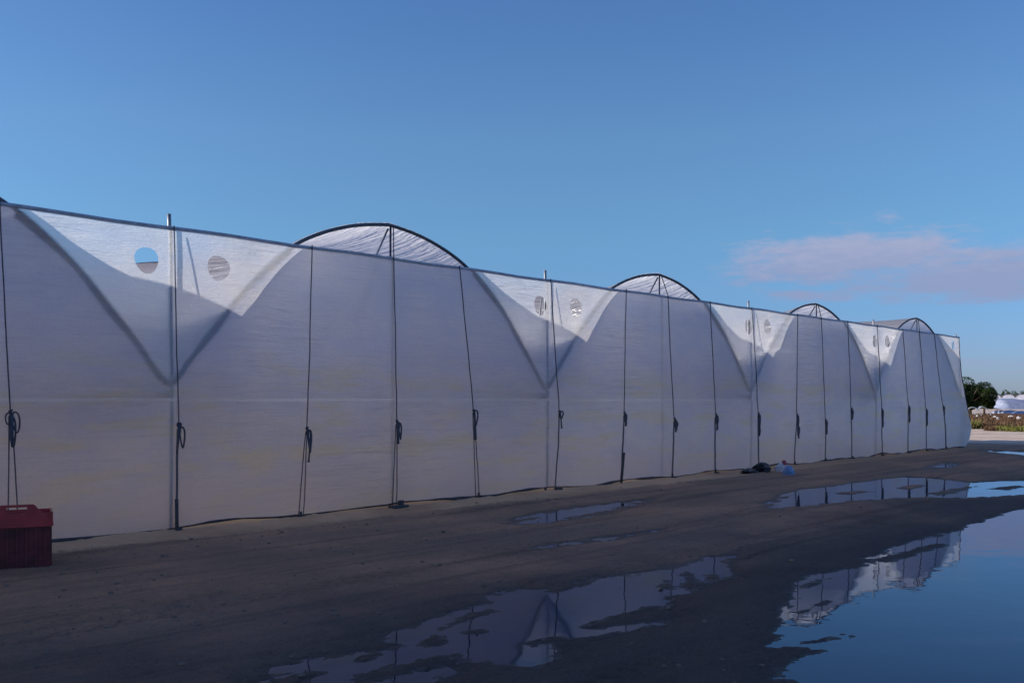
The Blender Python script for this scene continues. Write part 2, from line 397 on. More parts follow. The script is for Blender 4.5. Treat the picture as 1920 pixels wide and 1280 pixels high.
dirt_shade = h.mix(h.m('MULTIPLY', h.ss(nD.outputs[0], 0.42, 0.66), 0.7), dirt_shade, (0.34, 0.23, 0.155, 1))
dirt_shade = h.mix(h.m('MULTIPLY', h.ss(nB.outputs[0], 0.45, 0.75), 0.6), dirt_shade, (0.20, 0.17, 0.145, 1))
dirt_shade = h.mix(h.m('MULTIPLY', h.ss(h.m('ADD', py_, h.m('MULTIPLY', jit2_ := h.m('SUBTRACT', nA.outputs[0], 0.5), 4.0)), -3.8, -7.0), 0.85), dirt_shade, (0.085, 0.064, 0.060, 1))
nE = h.n('ShaderNodeTexNoise', Vector=pos, Scale=26.0, Detail=5.0, Roughness=0.75)
dirt_shade = h.mix(h.m('MULTIPLY', h.ss(nE.outputs[0], 0.52, 0.70), 0.6), dirt_shade, (0.06, 0.045, 0.04, 1))
tr_ = h.n('ShaderNodeTexNoise', Vector=h.n('ShaderNodeCombineXYZ', _0=h.m('MULTIPLY', px_, 0.10), _1=h.m('MULTIPLY', py_, 3.2), _2=0.0), Scale=1.0, Detail=6.0, Roughness=0.7)
dirt_shade = h.mix(h.m('MULTIPLY', h.ss(tr_.outputs[0], 0.47, 0.64), 0.42), dirt_shade, (0.09, 0.060, 0.048, 1))
grit = h.m('MULTIPLY', h.ss(nC.outputs[0], 0.54, 0.68), 0.75)
dirt_shade = h.mix(grit, dirt_shade, (0.24, 0.22, 0.19, 1))
dirt_shade = h.mix(h.m('MULTIPLY', h.ss(nC.outputs[0], 0.42, 0.30), 0.6), dirt_shade, (0.02, 0.02, 0.02, 1))
jit = h.m('MULTIPLY', h.m('SUBTRACT', nB.outputs[0], 0.5), 0.55)
jit2 = h.m('MULTIPLY', h.m('SUBTRACT', nA.outputs[0], 0.5), 0.5)
strip = h.ss(h.m('ADD', h.m('ADD', py_, jit), jit2), -0.92, -0.70)
strip = h.m('MULTIPLY', strip, h.ss(h.m('ADD', px_, h.m('MULTIPLY', jit2, 8.0)), 19.0, 9.0, 0.30, 1.0))
right = h.m('MULTIPLY', h.ss(h.m('ADD', px_, h.m('MULTIPLY', jit, 3.0)), 30.5, 34.0), h.ss(h.m('ADD', py_, jit), -3.4, -1.6))
right = h.m('MAXIMUM', right, h.ss(px_, 50.0, 60.0))
inner = h.m('MULTIPLY', h.ss(py_, 0.0, 0.4), h.m('MULTIPLY', h.ss(nA.outputs[0], 0.52, 0.62), 0.55))
sandf = h.m('MAXIMUM', h.m('MAXIMUM', strip, right), inner)
sand = h.mix(nB.outputs[0], (0.64, 0.40, 0.22, 1), (0.85, 0.57, 0.35, 1))
sand = h.mix(h.m('MULTIPLY', right, 0.95), sand, (0.90, 0.72, 0.56, 1))
sand = h.mix(h.ss(nA.outputs[0], 0.45, 0.7), sand, (0.54, 0.33, 0.19, 1))
col = h.mix(sandf, dirt_shade, sand)
wet = h.ss(h.m('ADD', pz_, h.m('MULTIPLY', h.m('SUBTRACT', nB.outputs[0], 0.5), 0.010)), 0.012, -0.001)
wet = h.m('MULTIPLY', wet, h.ss(px_, 34.0, 31.0))
col = h.mix(h.m('MULTIPLY', wet, 0.75), col, (0.016, 0.014, 0.014, 1))
rg = h.ss(wet, 0.0, 1.0, 0.88, 0.42)
hh = h.m('ADD', h.m('MULTIPLY', nB.outputs[0], 0.5), h.m('MULTIPLY', nC.outputs[0], 0.35))
hh = h.m('ADD', hh, h.m('MULTIPLY', h.ss(vo.outputs[0], 0.35, 0.1), 0.18))
bn = h.n('ShaderNodeBump', Height=hh, Strength=1.0, Distance=0.06)
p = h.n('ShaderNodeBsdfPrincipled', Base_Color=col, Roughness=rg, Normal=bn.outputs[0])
p.inputs['Specular IOR Level'].default_value = 0.3
h.set(out.inputs[0], p.outputs[0])
M_GROUND = m
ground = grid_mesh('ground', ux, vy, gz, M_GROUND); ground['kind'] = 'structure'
def ground_z(x, y):
    i = min(max(int(np.searchsorted(ux, x)), 0), len(ux) - 1); j = min(max(int(np.searchsorted(vy, y)), 0), len(vy) - 1)
    return float(gz[j, i])

# water
m, h, out = newmat('puddle water')
pos = h.n('ShaderNodeNewGeometry').outputs['Position']
rp = h.n('ShaderNodeTexNoise', Vector=pos, Scale=2.0, Detail=3.0, Roughness=0.5)
rp2 = h.n('ShaderNodeTexNoise', Vector=pos, Scale=22.0, Detail=2.0)
bn = h.n('ShaderNodeBump', Height=h.m('ADD', rp.outputs[0], h.m('MULTIPLY', rp2.outputs[0], 0.02)), Strength=0.10, Distance=0.02)
wd = h.n('ShaderNodeBsdfDiffuse', Color=(0.010, 0.010, 0.022, 1))
wg = h.n('ShaderNodeBsdfGlossy', Color=(0.74, 0.83, 1.0, 1), Roughness=0.02, Normal=bn.outputs[0])
fr = h.n('ShaderNodeFresnel', IOR=1.34, Normal=bn.outputs[0])
wm = h.n('ShaderNodeMixShader', _0=fr.outputs[0], _1=wd.outputs[0], _2=wg.outputs[0])
h.set(out.inputs[0], wm.outputs[0]); M_WATER = m
def puddle(poly, z=0.0, grow=1.25):
    pts = np.array([grd(*q) for q in poly]); x0, y0 = pts.min(0) - 0.5; x1, y1 = pts.max(0) + 0.5
    x1 = min(x1, 41.9)
    # follow the outline loosely with a strip of quads so that sheets of neighbouring puddles stay apart
    n_ = max(8, int((x1 - x0) / 0.5)); xs = np.linspace(x0, x1, n_); V = []; Fc = []
    lo = []; hi = []
    for x in xs:
        ys = np.arange(y0, y1, 0.06); sdv = sdist(poly, np.full(ys.shape, x), ys); k = ys[sdv > -0.42]
        if len(k): lo.append((x, k.min())); hi.append((x, k.max()))
    for (xa, ya), (_, yb) in zip(lo, hi): V += [(xa, ya, z), (xa, yb, z)]
    for i in range(len(lo) - 1): Fc.append((2 * i, 2 * i + 2, 2 * i + 3, 2 * i + 1))
    o = mesh_obj('puddle', V, Fc, M_WATER); o['kind'] = 'structure'; return o
for i, p_ in enumerate((P_BIG, P_MID, P_FAR, P_THIN, P_WALL, P_DOT, P_EDGE, P_SAND)): puddle(p_, 0.0 - 0.0007 * i)

# ------------------------------------------------------------------ greenhouse
TOP = 3.66
L = 7.08
BAY0, BAY1 = -3, 3               # bay k spans posts k*L .. (k+1)*L
RIGHT = 28.15; LEFT = BAY0 * L
posts_u = [k * L for k in range(BAY0, 4)] + [RIGHT]
posts_u[4] = 7.08; posts_u[5] = 14.25; posts_u[6] = 21.35
HV = 0.11                        # the first arch stands just behind the curtain
PROF = [(0, 4.17), (0.45, 4.125), (0.9, 4.02), (1.35, 3.86), (1.6, 3.74), (1.85, 3.585), (2.15, 3.35), (2.45, 3.06), (2.7, 2.78), (2.9, 2.55), (3.1, 2.31), (3.3, 2.03), (3.54, 1.70)]
PX = np.array([q[0] for q in PROF]); PZ = np.array([q[1] for q in PROF])
greenhouse = thing('greenhouse', 'long multi-span greenhouse of translucent white film with rounded arch roofs', 'greenhouse', (3.5, 0, 0))
def gpart(mb, name, mat, smooth=True):
    off = greenhouse.location
    mb.v = [(x - off.x, y - off.y, z - off.z) for x, y, z in mb.v]
    return mb.build(name, mat, greenhouse, smooth)

ROPES = [  # top px, knot px, foot px (photo pixels, cast on to the curtain), twin strands, style
    ((1, 388), (21, 772), (27, 1028), True, 0), ((328, 430), (336, 797), (330, 1000), False, 1),
    ((587, 460), (578, 803), (565, 972), True, 2), ((740, 483), (746, 790), (741, 957), True, 3),
    ((863, 496), (890, 770), (897, 937), True, 4), ((1034, 520), (1050, 772), (1043, 928), False, 5),
    ((1176, 543), (1171, 775), (1165, 908), False, 6), ((1254, 553), (1265, 786), (1261, 897), False, 7),
    ((1333, 564), (1343, 778), (1342, 887), False, 8), ((1411, 575), (1423, 776), (1424, 877), False, 9),
    ((1497, 587), (1495, 778), (1491, 872), False, 10), ((1541, 595), (1549, 788), (1549, 868), False, 11),
    ((1591, 602), (1597, 766), (1599, 862), False, 12), ((1646, 610), (1654, 768), (1655, 858), False, 13),
    ((1694, 618), (1704, 762), (1703, 855), False, 14), ((1725, 622), (1737, 768), (1738, 851), False, 15),
    ((1753, 627), (1767, 762), (1772, 847), False, 16)]
RV = -0.05
rope_lines = []
for t_, k_, f_, tw, st in ROPES:
    a = wall(*t_, RV); b_ = wall(*k_, RV); c_ = wall(f_[0], f_[1], RV)
    rope_lines.append((a, b_, (c_[0], 0.0)))
extra_left = [(-1.80 - 1.8 * k + (-0.1 if k % 2 else 0.1)) - 0.2 for k in range(1, 11)]
for u_ in extra_left: rope_lines.append(((u_, TOP), (u_ + 0.05, 1.4), (u_ - 0.03, 0)))
rope_lines.sort(key=lambda q: q[0][0])
RZ = [0.0, 1.35, TOP]
def rope_u(line, z):
    (ua, za), (ub, zb), (uc, zc) = line
    z = np.asarray(z, float)
    return np.where(z > zb, ub + (ua - ub) * (z - zb) / (za - zb), uc + (ub - uc) * z / zb)
BZ = [0, .3, .73, 1.34, 2.1, 2.47, 3.2, 3.66]; BD = [.20, .34, .42, .27, .13, .07, .015, 0]
def curtain_off(u, z):
    """how far the film hangs out towards the yard"""
    u = np.asarray(u, float); z = np.asarray(z, float)
    us = np.array([rope_u(l, z) for l in rope_lines] + [np.full(z.shape, LEFT), np.full(z.shape, RIGHT)]); us.sort(axis=0)
    lo = np.where(us <= u, us, -1e9).max(0); hi = np.where(us > u, us, 1e9).min(0)
    w_ = np.clip(hi - lo, 0.1, 3)
    fr = np.clip((u - lo) / w_, 0, 1)
    prof = np.clip(np.sin(np.pi * np.clip(z / TOP, 0, 1)), 0, 1) ** 0.6
    idx = vnoise(np.floor(lo * 3), np.zeros_like(u), 3)
    o = (0.035 + 0.05 * idx) * prof * np.sin(np.pi * fr) ** 0.8 * (w_ / 1.5)
    # slack folds: fine sags falling diagonally from the cords
    o += prof * 0.024 * fbm((u * 0.6 + z * 0.8) * 4.0, (z * 0.8 - u * 0.35) * 1.1, 9, 3) * (1.4 - 0.6 * z / TOP)
    o += prof * 0.03 * fbm(u * 0.7, z * 0.9, 19, 2)
    e = np.clip((u - 25.9) / (RIGHT - 25.9), 0, 1) ** 1.6
    o += e * np.interp(z, BZ, BD)
    return o + 0.02
HOLES = [(273, 488, .155), (408, 503, .155), (1012, 573, .17), (1078, 577, .165), (1403, 613, .17), (1436, 613, .16), (1640, 640, .17), (1662, 640, .16), (1786, 648, .15)]
holes = [(*wall(a, b_, -0.03), r_) for a, b_, r_ in HOLES]
for bay in (-1, -2): holes += [(bay * L - .35, 3.24, .155), (bay * L + .61, 3.24, .155)]
# the curtain: a fine grid with real round vent holes, each set in a square patch of rings
us = set(); zs = set()
HS = 0.24
for u_, z_, r_ in holes: us.update([round(u_ - HS, 4), round(u_ + HS, 4)])
zc_all = sorted({round(z_, 4) for _, z_, _ in holes})
ulist = sorted(us | {LEFT, RIGHT}); ugrid = []
for a, b_ in zip(ulist[:-1], ulist[1:]):
    n_ = max(1, int(round((b_ - a) / 0.06))); ugrid += list(np.linspace(a, b_, n_ + 1)[:-1])
ugrid.append(RIGHT)
zl = [0.03, TOP]
bands = []
for z_ in (min(zc_all) - HS, max(zc_all) + HS): bands.append(z_)
holes = [(u_, float(np.clip(z_, bands[0] + HS, bands[1] - HS)), r_) for u_, z_, r_ in holes]
zgrid = list(np.linspace(0.03, bands[0], 52)[:-1]) + list(np.linspace(bands[0], bands[1], 13)[:-1]) + list(np.linspace(bands[1], TOP, 6))
ugrid = np.array(ugrid); zgrid = np.array(zgrid)
nu, nzn = len(ugrid), len(zgrid)
UU, ZZ = np.meshgrid(ugrid, zgrid)
V = [(float(a), float(b_)) for a, b_ in zip(UU.ravel(), ZZ.ravel())]
patch = np.zeros((nzn - 1, nu - 1), bool)
FC = []
j0 = int(np.argmin(abs(zgrid - bands[0]))); j1 = int(np.argmin(abs(zgrid - bands[1])))
for u_, z_, r_ in holes:
    i0 = int(np.argmin(abs(ugrid - (u_ - HS)))); i1 = int(np.argmin(abs(ugrid - (u_ + HS))))
    if i1 <= i0 or j1 <= j0: continue
    patch[j0:j1, i0:i1] = True
    per = [(i, j0) for i in range(i0, i1)] + [(i1, j) for j in range(j0, j1)] + [(i, j1) for i in range(i1, i0, -1)] + [(i0, j) for j in range(j1, j0, -1)]
    base = [j * nu + i for i, j in per]; n_ = len(base); prev = base
    ang = [math.atan2(V[q][1] - z_, V[q][0] - u_) for q in base]
    for s_ in (0.45, 0.8, 1.0):
        cur = []
        for q, an in zip(base, ang):
            rr = r_ * (1 + 0.04 * math.sin(3 * an + u_))
            cx, cz = u_ + rr * math.cos(an), z_ + rr * math.sin(an)
            cur.append(len(V)); V.append((V[q][0] * (1 - s_) + cx * s_, V[q][1] * (1 - s_) + cz * s_))
        for k in range(n_):
            k2 = (k + 1) % n_; FC.append((prev[k], prev[k2], cur[k2], cur[k]))
        prev = cur
for j in range(nzn - 1):
    for i in range(nu - 1):
        if not patch[j, i]: a = j * nu + i; FC.append((a, a + 1, a + nu + 1, a + nu))
VA = np.array(V); OFF = curtain_off(VA[:, 0], VA[:, 1])
bot = np.clip((0.35 - VA[:, 1]) / 0.35, 0, 1)
VZ = VA[:, 1] + bot * (0.05 + 0.02 * np.sin(VA[:, 0] * 2.1) + 0.05 * fbm(VA[:, 0] * 1.3, VA[:, 1] * 0, 8, 3))
endz = np.clip((VA[:, 0] - 27.3) / 0.85, 0, 1)
mb = MB(); mb.v = [(float(a), -float(o), float(z_)) for a, o, z_ in zip(VA[:, 0], OFF, VZ)]; mb.f = FC
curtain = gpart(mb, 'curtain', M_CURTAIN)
# rolled dirty hem along the foot of the curtain
hu = np.arange(LEFT, RIGHT, 0.12); ho = curtain_off(hu, np.full(hu.shape, 0.03))
hz = 0.08 + 0.02 * np.sin(hu * 2.1) + 0.05 * fbm(hu * 1.3, hu * 0, 8, 3)
rad = 0.008 + 0.020 * np.clip(fbm(hu * 1.7, hu * 0 + 3, 88, 3) * 2 + 0.35, 0, 1)
mb = MB(); mb.tube([(float(a), -float(o) - 0.005, float(z_)) for a, o, z_ in zip(hu, ho, hz)], [float(q) for q in rad], 6)
gpart(mb, 'hem', M_HEM)
# top tube with the film wrapped over it
mb = MB(); pts = [(LEFT - 0.15, 0.0, TOP)]
for a in np.arange(LEFT, RIGHT, 0.5): pts.append((float(a), 0.0, TOP + 0.008 * math.sin(a * 2 * math.pi / L * 3)))
pts.append((RIGHT + 0.12, 0.0, TOP)); mb.tube(pts, 0.024, 8); gpart(mb, 'top_rail', M_BAND)
# valley posts: from the ground to just above the rail
for i, u_ in enumerate(posts_u):
    mb = MB(); mb.tube([(u_, 0.065, -0.05), (u_, 0.065, 1.7), (u_ - 0.005, 0.065, 3.72), (u_ - 0.01, 0.065, 3.84 if i < 7 else 3.76)], 0.024, 8)
    mb.box((u_, 0.035, 3.665), (0.06, 0.05, 0.04))
    gpart(mb, 'post', M_STEEL)
    if i not in (0,):
        mb = MB(); mb.tube([(u_ + 0.07, 0.38, 2.35), (u_ + 0.03, 0.13, 3.62)], 0.012, 6); gpart(mb, 'brace', M_STEEL)
BACK = 44.0
def arch_pts(k, v, r_=0.0, n_=34):
    ul, ur = posts_u[k], posts_u[k + 1]; c_ = (ul + ur) / 2; s_ = (ur - ul) / 2 / 3.54
    t = np.linspace(-3.54, 3.54, n_ * 2 + 1)
    z = np.interp(np.abs(t), PX, PZ)
    z = np.convolve(np.pad(z, 2, 'edge'), np.ones(5) / 5, 'valid')
    z = z + 0.015 * np.exp(-(t / 0.12) ** 2)
    z = 1.7 + (z - 1.7) * (1 - {4: .07, 5: .15, 6: .09}.get(k, 0) / 2.47)
    return [(c_ + float(a) * s_, v, float(b_) + r_) for a, b_ in zip(t, z)]
for k in range(7):
    c_ = (posts_u[k] + posts_u[k + 1]) / 2
    for v in [HV, 3.2, 6.3, 9.4, 12.5, 15.6, 21.8, 28, 34, BACK]:
        mb = MB(); mb.tube(arch_pts(k, v), 0.026 if v < 1 else 0.022, 8); gpart(mb, 'arch', M_HOOP)
    ap = arch_pts(k, HV + 0.02)     # dark ribbon added to deepen the first arch's blurred line, below the rail
    cc = Vector((c_, 0, 1.2))
    for side in (-1, 1):
        mb = MB(); n2_ = 0
        for x_, y_, z_ in ap:
            if z_ > TOP - 0.02 or (x_ - c_) * side < 0: continue
            dv = (Vector((x_, 0, z_)) - cc).normalized(); wv = .06 + .02 * math.sin(z_ * 7 + k)
            mb.v += [(x_ - dv.x * wv, y_, z_ - dv.z * wv), (x_ + dv.x * .02, y_ + .03, z_ + dv.z * .02)]; n2_ += 1
            if n2_ > 1: q_ = len(mb.v); mb.f.append((q_ - 4, q_ - 2, q_ - 1, q_ - 3))
        gpart(mb, 'added_arch_darkener', M_ARCHDARK)
    mb = MB(); rz_ = 4.16 - {4: .07, 5: .15, 6: .09}.get(k, 0)
    mb = MB(); mb.tube([(c_ + 0.03, HV, rz_), (c_ + 0.02, HV, 2.6), (c_ + 0.02, HV, -0.02)], 0.016, 8); gpart(mb, 'ridge_post', M_HOOP)
    mb = MB(); mb.tube([(c_ + 0.0, HV + 0.02, rz_ - .04), (c_ - 0.18, HV + 0.30, 3.4), (c_ - 0.40, HV + 0.6, 2.7)], 0.016, 6); gpart(mb, 'brace', M_STEEL)
    # roof film, with real sag between arches and diagonal pulls
    vs = np.concatenate([np.arange(HV, 9.5, 0.14), np.arange(9.5, BACK + 0.1, 0.5)])
    prof = np.array([(a, z_) for a, _, z_ in arch_pts(k, 0, 0.028, 48)])
    mb = MB(); n_ = len(prof)
    tt = np.linspace(-1, 1, n_)
    frac = np.clip(np.sin(np.pi * ((vs - HV) / 3.1 % 1.0)), 0, 1)
    for iv, v in enumerate(vs):
        w_ = 0.030 * (fbm(v * 1.6 + tt * 3.2, v * 0.3 - tt * 1.2 + k * 7, 60 + k, 3)) - (0.05 if k == 6 else 0.16 if k == 3 else 0.24) * frac[iv] ** 0.7 * (1 - np.abs(tt) ** 4)
        edge = (1 - np.abs(tt) ** 8) * min(1, (v - HV) / 0.25 + 0.15)
        for q in range(n_):
            mb.v.append((prof[q, 0], float(v), float(prof[q, 1] + w_[q] * edge[q])))
    for iv in range(len(vs) - 1):
        for q in range(n_ - 1):
            a = iv * n_ + q; mb.f.append((a, a + 1, a + n_ + 1, a + n_))
    gpart(mb, 'roof_film', M_ROOF)
for i, u_ in enumerate(posts_u):
    mb = MB(); mb.tube([(u_, HV, 1.68), (u_, BACK, 1.68)], 0.05, 8); gpart(mb, 'gutter', M_STEEL)
    for v in (6.3, 12.5, 21.8, 34, BACK):
        mb = MB(); mb.tube([(u_, v, 0), (u_, v, 1.66)], 0.03, 6); gpart(mb, 'post', M_STEEL)
for u_ in (LEFT, RIGHT):
    mb = MB(); n_ = 60
    for i in range(n_ + 1):
        v = 0.03 + (BACK - 0.03) * i / n_
        for z_ in (0.0, 0.85, 1.7): mb.v.append((u_ + 0.03 * math.sin(v * 3 + z_ * 2), v, z_))
    for i in range(n_):
        for j in range(2): a = i * 3 + j; mb.f.append((a, a + 1, a + 4, a + 3))
    gpart(mb, 'side_film', M_ROOF)
mb = MB(); zz = np.linspace(0.03, 1.7, 12); oo = curtain_off(np.full(12, RIGHT - 0.03), zz)     # strip added at the billowing end to block a bright gap behind the film
for o_, z_ in zip(oo, zz): mb.v += [(RIGHT - 0.03, -float(o_) + 0.01, float(z_)), (RIGHT - 0.02, 0.02, float(z_))]
for i in range(11): mb.f.append((2 * i, 2 * i + 1, 2 * i + 3, 2 * i + 2))
gpart(mb, 'added_end_blocker', M_CURTAIN)
mb = MB()
for k in range(7):
    ap = arch_pts(k, BACK + 0.05); b0 = len(mb.v)
    for a, v, z_ in ap: mb.v += [(a, v, 0.0), (a, v, z_)]
    for q in range(len(ap) - 1): mb.f.append((b0 + 2 * q, b0 + 2 * q + 2, b0 + 2 * q + 3, b0 + 2 * q + 1))
gpart(mb, 'back_dimmer', M_BACKDIM)  # added dark sheet, keeps the unseen back from glowing through the curtain
# cord whipping the free end of the curtain
mb = MB(); zz = np.linspace(0.9, TOP, 40); oo = curtain_off(np.full(40, RIGHT - 0.01), zz)
mb.tube([(RIGHT + 0.005, -float(o) - 0.01, float(z_)) for o, z_ in zip(oo, zz)], 0.014, 6); gpart(mb, 'edge_cord', M_CORD)

# ------------------------------------------------------------------ tie ropes hanging on the curtain
ROPE_LABELS = [
    'cut-off leftmost tie rope with a big looped knot above the red crate',
    'tie rope between the two leftmost round vent holes, one loop hanging right of its knot',
    'tie rope under the left foot of the biggest roof arch, with a long knot',
    'twin-strand tie rope under the ridge of the biggest roof arch',
    'slanting tie rope under the right foot of the biggest roof arch, splayed lower strands',
    'single tie rope running between the second pair of vent holes, small curled knot',
    'tie rope under the left foot of the second whole roof arch, slim knot',
    'tie rope under the ridge of the second whole roof arch, short fat knot',
    'tie rope under the right foot of the second whole roof arch',
    'tie rope between the third pair of vent holes, reaching down beside the dark plastic heap',
    'tie rope with a thick bundled knot, just right of the white and blue litter',
    'tie rope under the ridge of the third whole roof arch, low knot',
    'tie rope just past the right foot of the third whole roof arch',
    'tie rope between the fourth pair of vent holes near the far end',
    'tie rope under the left foot of the farthest roof arch',
    'tie rope under the ridge of the farthest roof arch',
    'last tie rope before the billowing far end of the curtain']
GROUP = 'tie ropes hanging down the front curtain'
def rope_path(line, z0, z1, n_=26, du=0.0, out_=0.012):
    zz = np.linspace(z0, z1, n_); uu = rope_u(line, zz) + du * (1 - zz / max(z0, z1, 0.01)) * 1.0
    oo = curtain_off(uu, zz)
    return [(float(a), -float(o) - out_, float(z_)) for a, o, z_ in zip(uu, oo, zz)]
front = []
for t_, k_, f_, tw, st in ROPES:
    a = wall(*t_, RV); b_ = wall(*k_, RV); c_ = wall(f_[0], f_[1], RV)
    front.append(((a, b_, (c_[0], 0.0)), tw, st))
for i, (line, twin, st) in enumerate(front):
    rr = random.Random(100 + i)
    foot = line[2][0]; zk = line[1][1]; uk = line[1][0]; ok = float(curtain_off(np.array([uk]), np.array([zk]))[0]) + 0.012
    t = thing('tie_rope', ROPE_LABELS[i], 'rope', (foot, -0.1, 0), GROUP)
    def rp_(mb, name, mat=M_CORD):
        mb.v = [(x - foot, y + 0.1, z_) for x, y, z_ in mb.v]; return mb.build(name, mat, t)
    far = 1.0 + 0.015 * max(0, uk)         # farther cords are a little stouter in the photo
    mb = MB()
    zt = TOP + 0.03
    top_extra = []
    if st in (3, 7, 11, 15):               # tied to the ridge above the rail
        kk = {3: 3, 7: 4, 11: 5, 15: 6}[st]; rc = (posts_u[kk] + posts_u[kk + 1]) / 2
        top_extra = [(rc + 0.05, HV - 0.04, {3: 4.14, 4: 4.06, 5: 3.98, 6: 4.04}[kk])]
    pth = top_extra + [(line[0][0], -0.03, zt)] + rope_path(line, TOP - 0.04, zk)
    mb.tube(pth, 0.0078 * far, 6); rp_(mb, 'upper_cord')
    # knot: a slipped bundle with hanging loops and a tail
    mb = MB(); hl = {0: .30, 1: .17, 2: .18, 3: .20, 4: .14, 5: .14, 6: .24, 7: .26, 8: .33, 9: .5, 10: .5, 11: .36, 12: .30, 13: .5, 14: .48, 15: .5, 16: .28}[st]
    def loop(cx, cz, w_, hh_, lean, r_):
        q = []
        for s_ in range(19):
            an = 2 * math.pi * s_ / 18 + math.pi / 2
            q.append((cx + w_ * math.cos(an) + lean * (math.sin(an) - 1) * -0.5, -ok - 0.022 - 0.012 * math.sin(an * 2), cz - hh_ + hh_ * math.sin(an)))
        mb.tube(q, r_, 6, False)
    pit = []
    for s_ in range(20):
        an = s_ * 1.9; pit.append((uk + 0.016 * math.cos(an), -ok - 0.01 - 0.016 * math.sin(an), zk + 0.02 - s_ * 0.0055))
    mb.tube(pit, 0.010 * far, 6)
    if st == 0:
        loop(uk + .04, zk, .038, .11, .02, .009); loop(uk - .025, zk - .01, .028, .06, -.01, .008); loop(uk + .01, zk - .05, .03, .16, .01, .010)
        mb.tube([(uk + .005, -ok - .03, zk - .02), (uk + .0, -ok - .03, zk - .2), (uk + .012, -ok - .03, zk - .37)], [.018, .022, .016], 6)
    elif st == 1:
        loop(uk + .03, zk - .02, .030, .125, .01, .0105)
        mb.tube([(uk - .01, -ok - .02, zk), (uk - .02, -ok - .02, zk - .2), (uk - .035, -ok - .02, zk - .34)], [.012, .015, .011], 6)
        loop(uk - .008, zk + .03, .022, .035, 0, .010)
    elif st == 2:
        loop(uk + .03, zk - .02, .022, .15, .01, .014); loop(uk + .028, zk - .02, .012, .14, .01, .012)
        mb.tube([(uk + .035, -ok - .02, zk - .25), (uk + .02, -ok - .02, zk - .42), (uk + .012, -ok - .02, zk - .45)], [.011, .012, .022], 6)
    elif st == 3:
        loop(uk + .04, zk - .02, .022, .12, .02, .012); loop(uk + .01, zk - .01, .012, .10, .0, .016)
        mb.tube([(uk, -ok - .02, zk - .02), (uk + .008, -ok - .02, zk - .2), (uk + .01, -ok - .02, zk - .33)], [.02, .024, .02], 6)
    elif st == 4:
        loop(uk + .04, zk + .01, .035, .12, .0, .0125); mb.tube([(uk + .01, -ok - .02, zk), (uk + .02, -ok - .02, zk - .3), (uk + .03, -ok - .02, zk - .46)], [.013, .022, .022], 6)
    elif st == 5:
        loop(uk + .05, zk + .01, .035, .07, -.02, .013); mb.tube([(uk + .01, -ok - .02, zk), (uk + .03, -ok - .02, zk - .16), (uk + .045, -ok - .02, zk - .27), (uk + .05, -ok - .02, zk - .28)], [.012, .012, .012, .024], 6)
    else:
        loop(uk + .02, zk - .01, .02, hl * .45, .01, .014 * far)
        if st in (7, 8, 10, 12): loop(uk + .05 * (1 if st != 8 else .5), zk - hl * (.55 if st == 10 else .2), .03, hl * .28, .01, .014 * far)
        mb.tube([(uk, -ok - .02, zk + .04), (uk + .01, -ok - .03, zk - hl * .4), (uk + .028, -ok - .03, zk - hl * .8), (uk + .02, -ok - .02, zk - hl)],
                [.010 * far, .014 * far + .003 * rr.random(), .017 * far, .010 * far], 7)
    rp_(mb, 'knot')
    if twin:
        sp_ = {0: .10, 2: .075, 3: .075, 4: .075}[st]
        for sgn in (-0.5, 0.5):
            mb = MB(); q = rope_path(line, zk - .05, 0.02, 22)
            q = [(x + sgn * sp_ * min(1, (zk - z_) / zk + .25), y, z_) for x, y, z_ in q]; mb.tube(q, 0.0078, 6); rp_(mb, 'lower_cord', M_CORD2)
    else:
        mb = MB(); q = rope_path(line, zk - .05, 0.02, 22)
        q = [(x + 0.012 * math.sin(3 * z_ + i), y, z_) for x, y, z_ in q]; mb.tube(q, (0.014 if st in (1, 6, 7, 8, 9, 16) else 0.011) * far, 7); rp_(mb, 'lower_cord', M_CORD2 if st != 16 else M_CORD)
    # ground anchor
    mb = MB(); gz0 = ground_z(foot, -0.12)
    oo0 = float(curtain_off(np.array([foot]), np.array([0.05]))[0])
    if st == 1:
        mb.tube([(foot - .01, -.09, -.05), (foot - .012, -.085, .42)], .022, 8); mb.box((foot - .01, -.10, gz0), (.08, .08, .04), .2)
    elif st == 3:
        mb.box((foot - .05, -.18, gz0 + .005), (.30, .14, .05), .12); mb.box((foot + .04, -.13, gz0 + .05), (.08, .06, .08), .4)
    elif st == 6:
        mb.tube([(foot - .01, -oo0 - .03, -.05), (foot + .05, -oo0 - .06, .62)], .020, 8)
    else:
        mb.tube([(foot - .02, -oo0 - .04, -.04), (foot - .015 + .02 * rr.random(), -oo0 - .035, .09 + .05 * rr.random())], .018, 6)
        mb.box((foot + rr.uniform(-.04, .04), -oo0 - .06, gz0 + .005), (rr.uniform(.06, .14), .07, .04), rr.uniform(-.5, .5))
    rp_(mb, 'anchor', M_BLOCK)

# ------------------------------------------------------------------ red crate at the left edge
M_RED = pbr('sun-dulled red plastic', (0.42, 0.040, 0.040), 0.45, 0, 0.25, 6)
M_RED2 = pbr('muddy dark red plastic', (0.15, 0.022, 0.026), 0.6, 0, 0.45, 4)
cx0, cy0 = grd(98, 1068)
bin_ = thing('harvest_crate', 'large red plastic crate with dark muddy sides, cut off at the left edge', 'crate', (cx0, cy0, 0.012))
bin_.rotation_euler = (0, 0, math.atan2(-VX, VY) + R(25))
bin_.location.x -= 0.30 * math.cos(bin_.rotation_euler.z); bin_.location.y -= 0.30 * math.sin(bin_.rotation_euler.z)
